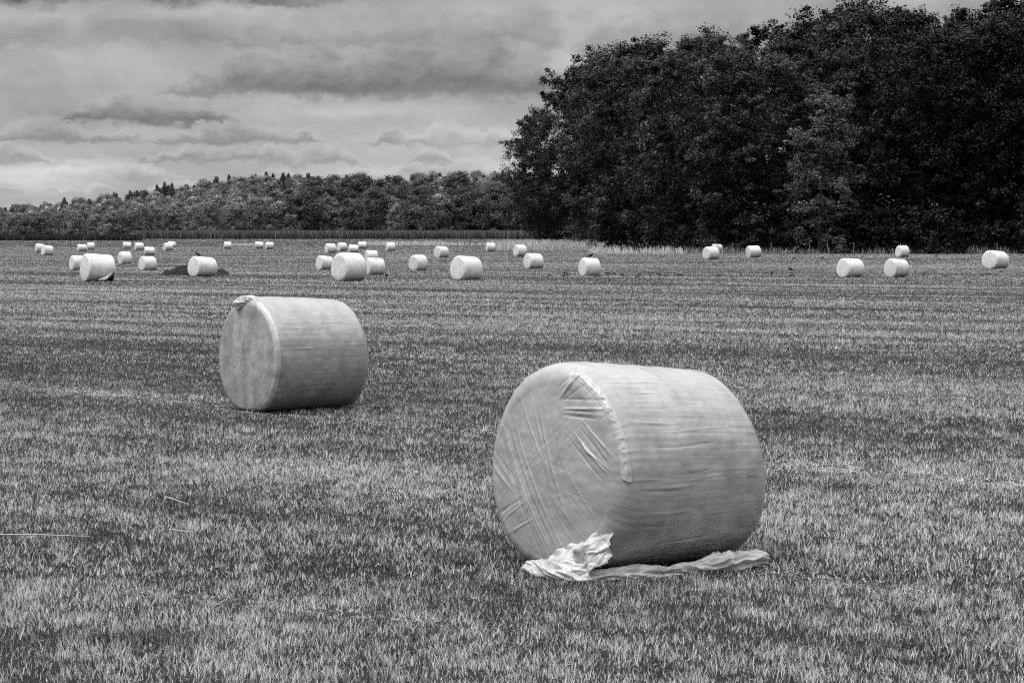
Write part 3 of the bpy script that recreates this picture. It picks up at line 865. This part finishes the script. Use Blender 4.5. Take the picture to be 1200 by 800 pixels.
def hero_second():
    rng = np.random.default_rng(4)
    cr = []
    for k in range(16):
        u = -.8+1.6*rng.random(); v = -.7+1.2*rng.random(); t = rng.normal(.12, .15)
        cr.append((u, v, u+t*.6, v+.3+.3*rng.random(), .009, .0055*rng.choice([-1, 1])))
    B = Bale(8, .69, 1.36, corner=.10, dome=.03, taper=.04, slump=.03, creases=cr, vstreak=.38, lines=wrap_lines(rng, 22, 1.36))
    root = empty('wrapped_bale')
    link('film_wrap', B.mesh('second_film_wrap', 70, 18, 90, 360), MAT_FILM, root)
    Z = 2*B.R
    crumple('film_tail', MAT_LOOSE, [(B.L/2+.01, -.24, Z-.13), (B.L/2-.02, -.14, Z-.07), (B.L/2-.06, .0, Z-.035), (B.L/2-.14, .16, Z-.04)],
            [.05, .06, .05, .03], [.045, .05, .04, .02], 31, root, 120, 40)
    # rim of the end face: a thicker fold of film
    n1, n2 = 12, 200
    q = np.linspace(.35, 1.1, n1)[:, None] + 0*np.zeros((1, n2)); th = np.linspace(-1.2, 1.25, n2)[None, :] + 0*q
    a = B.L/2-B.c+B.c*np.cos(q); r = B.R-B.c+B.c*np.sin(q)
    off = .003+.008*np.sin(np.linspace(0, np.pi, n1))[:, None]*fbm(th*6+3, q+3, 0, 5, 2)
    P, tone = B.surf(a, r, np.cos(q), np.sin(q), th, off)
    i = np.arange(n1-1)[:, None]*n2 + np.arange(n2-1)[None, :]
    f = np.stack([i, i+n2, i+n2+1, i+1], -1).reshape(-1, 4)
    link('rim_strip', mesh_np('rim_strip', P.reshape(-1, 3), f, tone.ravel()*1.1, True), MAT_LOOSE, root)
    return root

GB = 'white wrapped bales lying on the field'
def build_bales():
    rng = np.random.default_rng(14)
    h1 = hero_front(); d = 13.75; px = 740
    h1.location = ((px-600)/F*d, d, 0); h1.rotation_euler = (0, 0, yaw_for(px, 47))
    tag(h1, 'largest nearest white wrapped bale with torn film bunched along its foot', 'bale', GB)
    h2 = hero_second(); d = 26.1; px = 344
    h2.location = ((px-600)/F*d, d, 0); h2.rotation_euler = (0, 0, yaw_for(px, 57))
    tag(h2, 'second largest white bale with a knotted film tail on its top edge', 'bale', GB)
    # the rest: four shapes, 1.27 m across when the scale is 1
    shapes = []
    for k, (cn, tp, sl, L) in enumerate(((.13, .03, .05, 1.25), (.10, .05, .04, 1.30), (.16, .0, .07, 1.20), (.12, .06, .05, 1.28))):
        B = Bale(40+k*5, .635, L, corner=cn, taper=tp, slump=sl, vstreak=.13)
        shapes.append(B.mesh('bale_film', 16, 7, 22, 72))
    # px left, px right, top, bottom, psi, label
    L = [
        (41, 53, 287.5, 298, 75, 'tiny white bale at the far left, just behind another tiny bale'),
        (49, 62, 290, 302, 62, 'small white bale at the far left, in front of a tiny one'),
        (102, 112, 284, 293, 80, 'tiny white bale behind the big torn bale, close to the dark field edge'),
        (90, 103, 291.5, 300.5, 75, 'small white bale peeping over the top left of the big torn bale'),
        (83, 100, 302, 320, 68, 'white bale half hidden at the left side of the big torn bale'),
        (94, 136, 296, 329, 69, 'big white bale at left with its film torn at the lower right'),
        (138, 156, 297, 312, 62, 'white bale standing alone just right of the big torn bale'),
        (144.5, 154.5, 282, 290.5, 85, 'leftmost tiny white bale above the bale next to the torn one'),
        (157, 170, 286, 295, 72, 'tiny white bale between the maize strip and a stacked looking pair'),
        (196, 207, 282, 289.5, 82, 'tiny white bale half hidden behind another, below the left maize'),
        (191, 204, 286, 295.5, 68, 'small white bale covering the lower half of one behind it'),
        (168, 183, 294.5, 305, 84, 'small white bale rising behind a larger bale left of the dark heap'),
        (162, 185, 304, 321, 60, 'white bale directly left of the dark heap'),
        (219, 256, 302, 326, 56, 'white bale in front of the dark heap with a crow on top'),
        (262, 272, 282, 290.5, 86, 'tiny white bale under the maize strip, right of the bale with a crow'),
        (299, 309, 278.5, 287, 84, 'tiny farthest white bale just below the maize, upper of a pair'),
        (309, 323, 283, 291.5, 74, 'tiny white bale just lower right of the farthest one'),
        (381, 394, 282.5, 294, 66, 'small white bale touching a twin on its right, below the maize'),
        (394, 408, 282.5, 292.5, 58, 'small white bale touching a twin on its left, below the maize'),
        (420, 430, 279.5, 288, 86, 'tiny white bale against the middle of the maize strip'),
        (452, 464, 282, 292, 76, 'tiny white bale alone right of the middle cluster'),
        (371, 390, 303, 320, 58, 'white bale half hidden at the left side of the large middle bale'),
        (386, 432, 295, 328.5, 51, 'large white bale in front of the middle cluster'),
        (407, 422, 291, 301, 80, 'small white bale showing only its top behind the large middle bale'),
        (427, 444, 296, 310, 70, 'white bale showing its upper half behind the right bale of the cluster'),
        (430, 449, 305, 325.5, 70, 'white bale at the right side of the large middle bale'),
        (478, 503, 301, 320, 47, 'white bale alone between the middle cluster and the centre bale'),
        (508, 527, 289, 303, 50, 'small white bale above and left of the centre bale'),
        (526, 567, 300, 329, 50, 'large white bale standing alone near the picture centre'),
        (569, 581, 282, 292.5, 76, 'tiny white bale left of the pale tall grass'),
        (600.5, 618, 286, 300, 58, 'small white bale in front of the pale tall grass'),
        (613, 638, 298, 316.5, 58, 'white bale just in front of the one by the tall grass'),
        (677, 705, 304.5, 326.5, 60, 'white bale with a crow on top above the nearest bale'),
        (833, 847, 287, 298, 66, 'white bale half hidden behind another before the copse'),
        (822, 844, 289.5, 305, 50, 'white bale with a second bale right behind it before the copse'),
        (874, 893, 287, 301.5, 64, 'small white bale alone before the dark copse, slightly tilted'),
        (979, 1014, 305, 328, 50, 'left bale of two similar white bales on the right half of the field'),
        (1035, 1066, 306, 328, 46, 'right bale of two similar white bales on the right half of the field'),
        (1048, 1066, 288, 302, 52, 'small white bale at the copse edge behind the two similar bales'),
        (1149, 1184, 293, 315, 38, 'rightmost white bale near the picture edge, showing a broad end face'),
    ]
    out = {}
    for k, (l, r, t, b, psi, lab) in enumerate(L):
        cx = (l+r)/2; hp = b-t
        d_h = 1.27*F/hp
        lo, hi = 60., 640.                      # distance at which the ground is seen at row b
        for _ in range(40):
            m = (lo+hi)/2
            y = HOR + (CAMZ-g1((cx-600)/F*m, m))/m*F
            if y > b: lo = m
            else: hi = m
        d_b = (lo+hi)/2
        w = np.clip((b-292)/25, .15, .8)
        d = w*d_b + (1-w)*d_h if d_b < 600 else d_h
        sc = hp*d/F/1.27
        sc_w = np.clip(sc, .92, 1.12)
        x = (cx-600)/F*d; y = d
        o = link('wrapped_bale', shapes[k % 4], MAT_FILM_BRIGHT)
        o.location = (x, y, g1(x, y)-.02)
        # keep the photographed width by adjusting the turn
        o.rotation_euler = (R(rng.normal(0, 1.2)), R(rng.normal(0, 1.2)), yaw_for(cx, psi))
        wd = math.cos(R(psi))*1.30+math.sin(R(psi))*1.26
        kx = np.clip((r-l)*d/F/wd, .92*sc, 1.08*sc)
        o.scale = (kx, kx, sc)
        tag(o, lab, 'bale', GB)
        out[k] = (o, x, y, d, sc)
    out[35][0].rotation_euler[1] = R(5)
    # torn film and bare fodder on the big bale at the left
    o, x, y, d, sc = out[5]
    p = link('bare_fodder', bpy.data.meshes.new('bare_fodder'), MAT_SILAGE, o)
    B = Bale(45, .635, 1.30, corner=.10, taper=.05, slump=.04)
    n1, n2 = 30, 30
    aa = np.linspace(-.10, -.545, n1)[:, None] + np.zeros((1, n2))
    th = np.linspace(-.10, -1.45, n2)[None, :]*np.ones((n1, 1))
    lim = (np.linspace(1, 0, n1)[:, None]**.7)
    th = -1.45 + (th+1.45)*(1-.85*lim)
    P, tn = B.surf(aa, np.full_like(aa, .635), np.zeros_like(aa), np.ones_like(aa), -np.pi-th if False else th, .014+.03*fbm(aa*20, th*9, 0, 4, 3)-.01)
    i = np.arange(n1-1)[:, None]*n2 + np.arange(n2-1)[None, :]
    f = np.stack([i, i+n2, i+n2+1, i+1], -1).reshape(-1, 4)
    p.data = mesh_np('bare_fodder', P.reshape(-1, 3), f, tn.ravel(), True); p.data.materials.append(MAT_SILAGE)
    sheet('torn_flap', MAT_LOOSE, (-.50, .60, .42), (.0, .66, .16), (.34, .86, .02), (-.1, .80, .06), 9, o, .03, 30, 24)
    # film lying beside the large middle bale
    o, x, y, d, sc = out[22]
    sheet('loose_film', MAT_LOOSE, (-.78, .30, .06), (-.55, .72, .02), (-.25, .85, .02), (-.60, .55, .22), 15, o, .03, 30, 24)
    return out
BALES = build_bales()

# ------------------------------------------------------------------ dark heap, crows, clods, posts, stalks
def build_heap():
    d = 118.0
    x0 = (230-600)/F*d
    n1, n2 = 90, 40
    u, v = np.meshgrid(np.linspace(-1, 1, n1), np.linspace(-1, 1, n2), indexing='ij')
    X = u*1.9; Y = v*.9
    env = np.clip(1-np.abs(u)**7.0, 0, 1)*np.clip(1-v**2, 0, 1)**.7
    Z = env*(.16+.62*fbm(X*1.6+5, Y*1.6+5, 0, 6, 5)+.45*(fbm(X*9, Y*9, 0, 8, 3)-.5))*np.where(X < .3, 1.0, .72) - .02
    i = np.arange(n1-1)[:, None]*n2 + np.arange(n2-1)[None, :]
    f = np.stack([i, i+n2, i+n2+1, i+1], -1).reshape(-1, 4)
    o = link('fodder_heap', mesh_np('fodder_heap', np.stack([X, Y, Z], -1).reshape(-1, 3), f, smooth=True), MAT_SILAGE)
    o.location = (x0, d, 0)
    tag(o, 'low dark heap of spoiled fodder behind the bale with a crow', 'heap')
build_heap()

def crow_mesh():
    me = bpy.data.meshes.new('crow')
    j = [(0, 0, .20), (.10, 0, .235), (.16, 0, .28), (.195, 0, .31), (.235, 0, .31), (.285, 0, .298),
         (-.10, 0, .165), (-.20, 0, .13), (-.30, 0, .10),
         (.0, .035, .12), (.01, .035, .04), (.05, .04, .008), (.0, -.035, .12), (.01, -.035, .04), (.05, -.04, .008)]
    e = [(0, 1), (1, 2), (2, 3), (3, 4), (4, 5), (0, 6), (6, 7), (7, 8), (0, 9), (9, 10), (10, 11), (0, 12), (12, 13), (13, 14)]
    rad = [.075, .068, .045, .045, .02, .006, .062, .035, .022, .025, .008, .007, .025, .008, .007]
    me.from_pydata(j, e, [])
    o = bpy.data.objects.new('tmp', me); col.objects.link(o)
    md = o.modifiers.new('s', 'SKIN'); sb = o.modifiers.new('u', 'SUBSURF'); sb.levels = 2
    for i, r in enumerate(rad): me.skin_vertices[0].data[i].radius = (r*(.8 if i in (7, 8) else 1), r)
    me.skin_vertices[0].data[0].use_root = True
    dg = bpy.context.evaluated_depsgraph_get()
    m2 = bpy.data.meshes.new_from_object(o.evaluated_get(dg))
    bpy.data.objects.remove(o)
    m2.name = 'crow'; m2.materials.clear()
    return m2

def build_small():
    rng = np.random.default_rng(6)
    cm = crow_mesh()
    def crow(x, y, z, rz, lab, s=.8):
        o = link('crow', cm, MAT_FEATHER); o.location = (x, y, z); o.rotation_euler = (0, 0, rz); o.scale = (s, s, s)
        tag(o, lab, 'bird', 'black crows about the field')
    def on_bale(k, fx, lab, rz):
        o, x, y, d, sc = BALES[k]
        crow(x+fx*d/F, y, o.location.z+1.27*sc-.03, rz, lab)
    on_bale(13, -5, 'black crow perched on the bale before the dark heap', 2.6)
    on_bale(32, 1, 'black crow perched on the bale above the nearest bale', .4)
    for px, py, lab, rz in ((930, 305, 'left crow of two on the grass before the copse', .3), (963, 304.5, 'right crow of two on the grass before the copse', .2),
                            (926, 318.5, 'black crow lower left of the two similar bales', 2.8), (904, 324, 'black crow furthest forward, left of the two similar bales', 1.2),
                            (1097, 301.5, 'black crow between the copse edge bale and the rightmost bale', .1),
                            (453, 326, 'black crow on the grass right of the middle cluster', 2.0), (765, 424, 'black crow sized dark bird behind the nearest bale', .5)):
        d = CAMZ*F/(py-HOR)
        if py > 400: continue
        crow((px-600)/F*d, d, .03, rz, lab)
    # dark clods thrown up along one mowing row
    import bmesh
    bm = bmesh.new(); bmesh.ops.create_icosphere(bm, subdivisions=3, radius=.14)
    for v in bm.verts:
        n = float(fbm(np.array([v.co.x*9+5]), np.array([v.co.y*9+5]), np.array([v.co.z*9+5]), 3, 3)[0])
        v.co *= .6+.8*n; v.co.z = max(v.co.z*.6, -.03)
    me = bpy.data.meshes.new('dirt_clod'); bm.to_mesh(me); bm.free()
    for k in range(44):
        px = rng.uniform(610, 1195); py = 322.5+rng.normal(0, 1.2)
        if k % 3 == 0: px = rng.uniform(640, 800)
        d = CAMZ*F/(py-HOR)
        o = link('dirt_clod', me, MAT_SOIL); o.location = ((px-600)/F*d, d, .04)
        s = rng.uniform(.4, 1.0); o.scale = (s*1.5, s, s); o.rotation_euler = (0, 0, rng.uniform(0, 6))
        tag(o, 'small dark clod of soil lying in a row across the field', 'clod', 'dark clods in a row on the field')
    # fence posts at the edge of the copse
    v, f = tube([(0, 0, -.2), (.01, 0, .7), (0, .01, 1.35), (0, 0, 1.42)], [.04, .036, .036, .02], 8)
    pm = mesh_np('fence_post', v, f, smooth=True)
    for px, d, tilt in ((858, 272, 0), (903, 271, 2), (949, 270, -2), (1000, 269, 1), (1055, 268, 0), (1111, 267, 2), (1168, 266, -1)):
        o = link('fence_post', pm, MAT_POST); o.location = ((px-600)/F*d, d, 0); o.rotation_euler = (0, R(tilt), 0)
        tag(o, 'thin pale wooden fence post at the foot of the copse', 'fence post', 'fence posts along the copse')
    v, f = tube([(0, 0, -.2), (-.12, 0, .8), (-.24, 0, 1.7)], [.05, .045, .035], 8)
    o = link('leaning_post', mesh_np('leaning_post', v, f, smooth=True), MAT_POST)
    o.location = ((971-600)/F*269, 269, 0); tag(o, 'pale leaning pole among the upright posts by the copse', 'post')
    # long dry stalks lying on the stubble
    for pts, lab in ((((-20, 628), (45, 628), (103, 630)), 'long pale dry stalk lying level at the left edge of the field'),
                     (((192, 583), (205, 587), (219, 592)), 'short pale dry stalk sloping down on the grass below the second bale'),
                     (((200, 622), (212, 623.5), (222, 625)), 'short pale dry stalk lying level below the sloping stalk')):
        P = []
        for px, py in pts:
            dd = CAMZ*F/(py-HOR)*.965
            P.append(((px-600)/F*dd, dd, .075))
        v, f = tube(P, [.0045, .004, .002], 6)
        o = link('dry_stalk', mesh_np('dry_stalk', v, f, smooth=True), MAT_STRAW)
        tag(o, lab, 'stalk')
build_small()

# ------------------------------------------------------------------ render settings
vs = scene.view_settings
scene.display_settings.display_device = 'sRGB'
vs.view_transform = 'Standard'; vs.look = 'None'; vs.gamma = 1.0; vs.exposure = 0.0; vs.use_curve_mapping = False
scene.render.engine = 'CYCLES'
cy = scene.cycles
cy.max_bounces = 6; cy.diffuse_bounces = 3; cy.glossy_bounces = 2; cy.transmission_bounces = 3; cy.transparent_max_bounces = 4
cy.use_denoising = False
cy.sample_clamp_indirect = 5.0
cy.pixel_filter_type = 'BLACKMAN_HARRIS'; cy.filter_width = 1.2
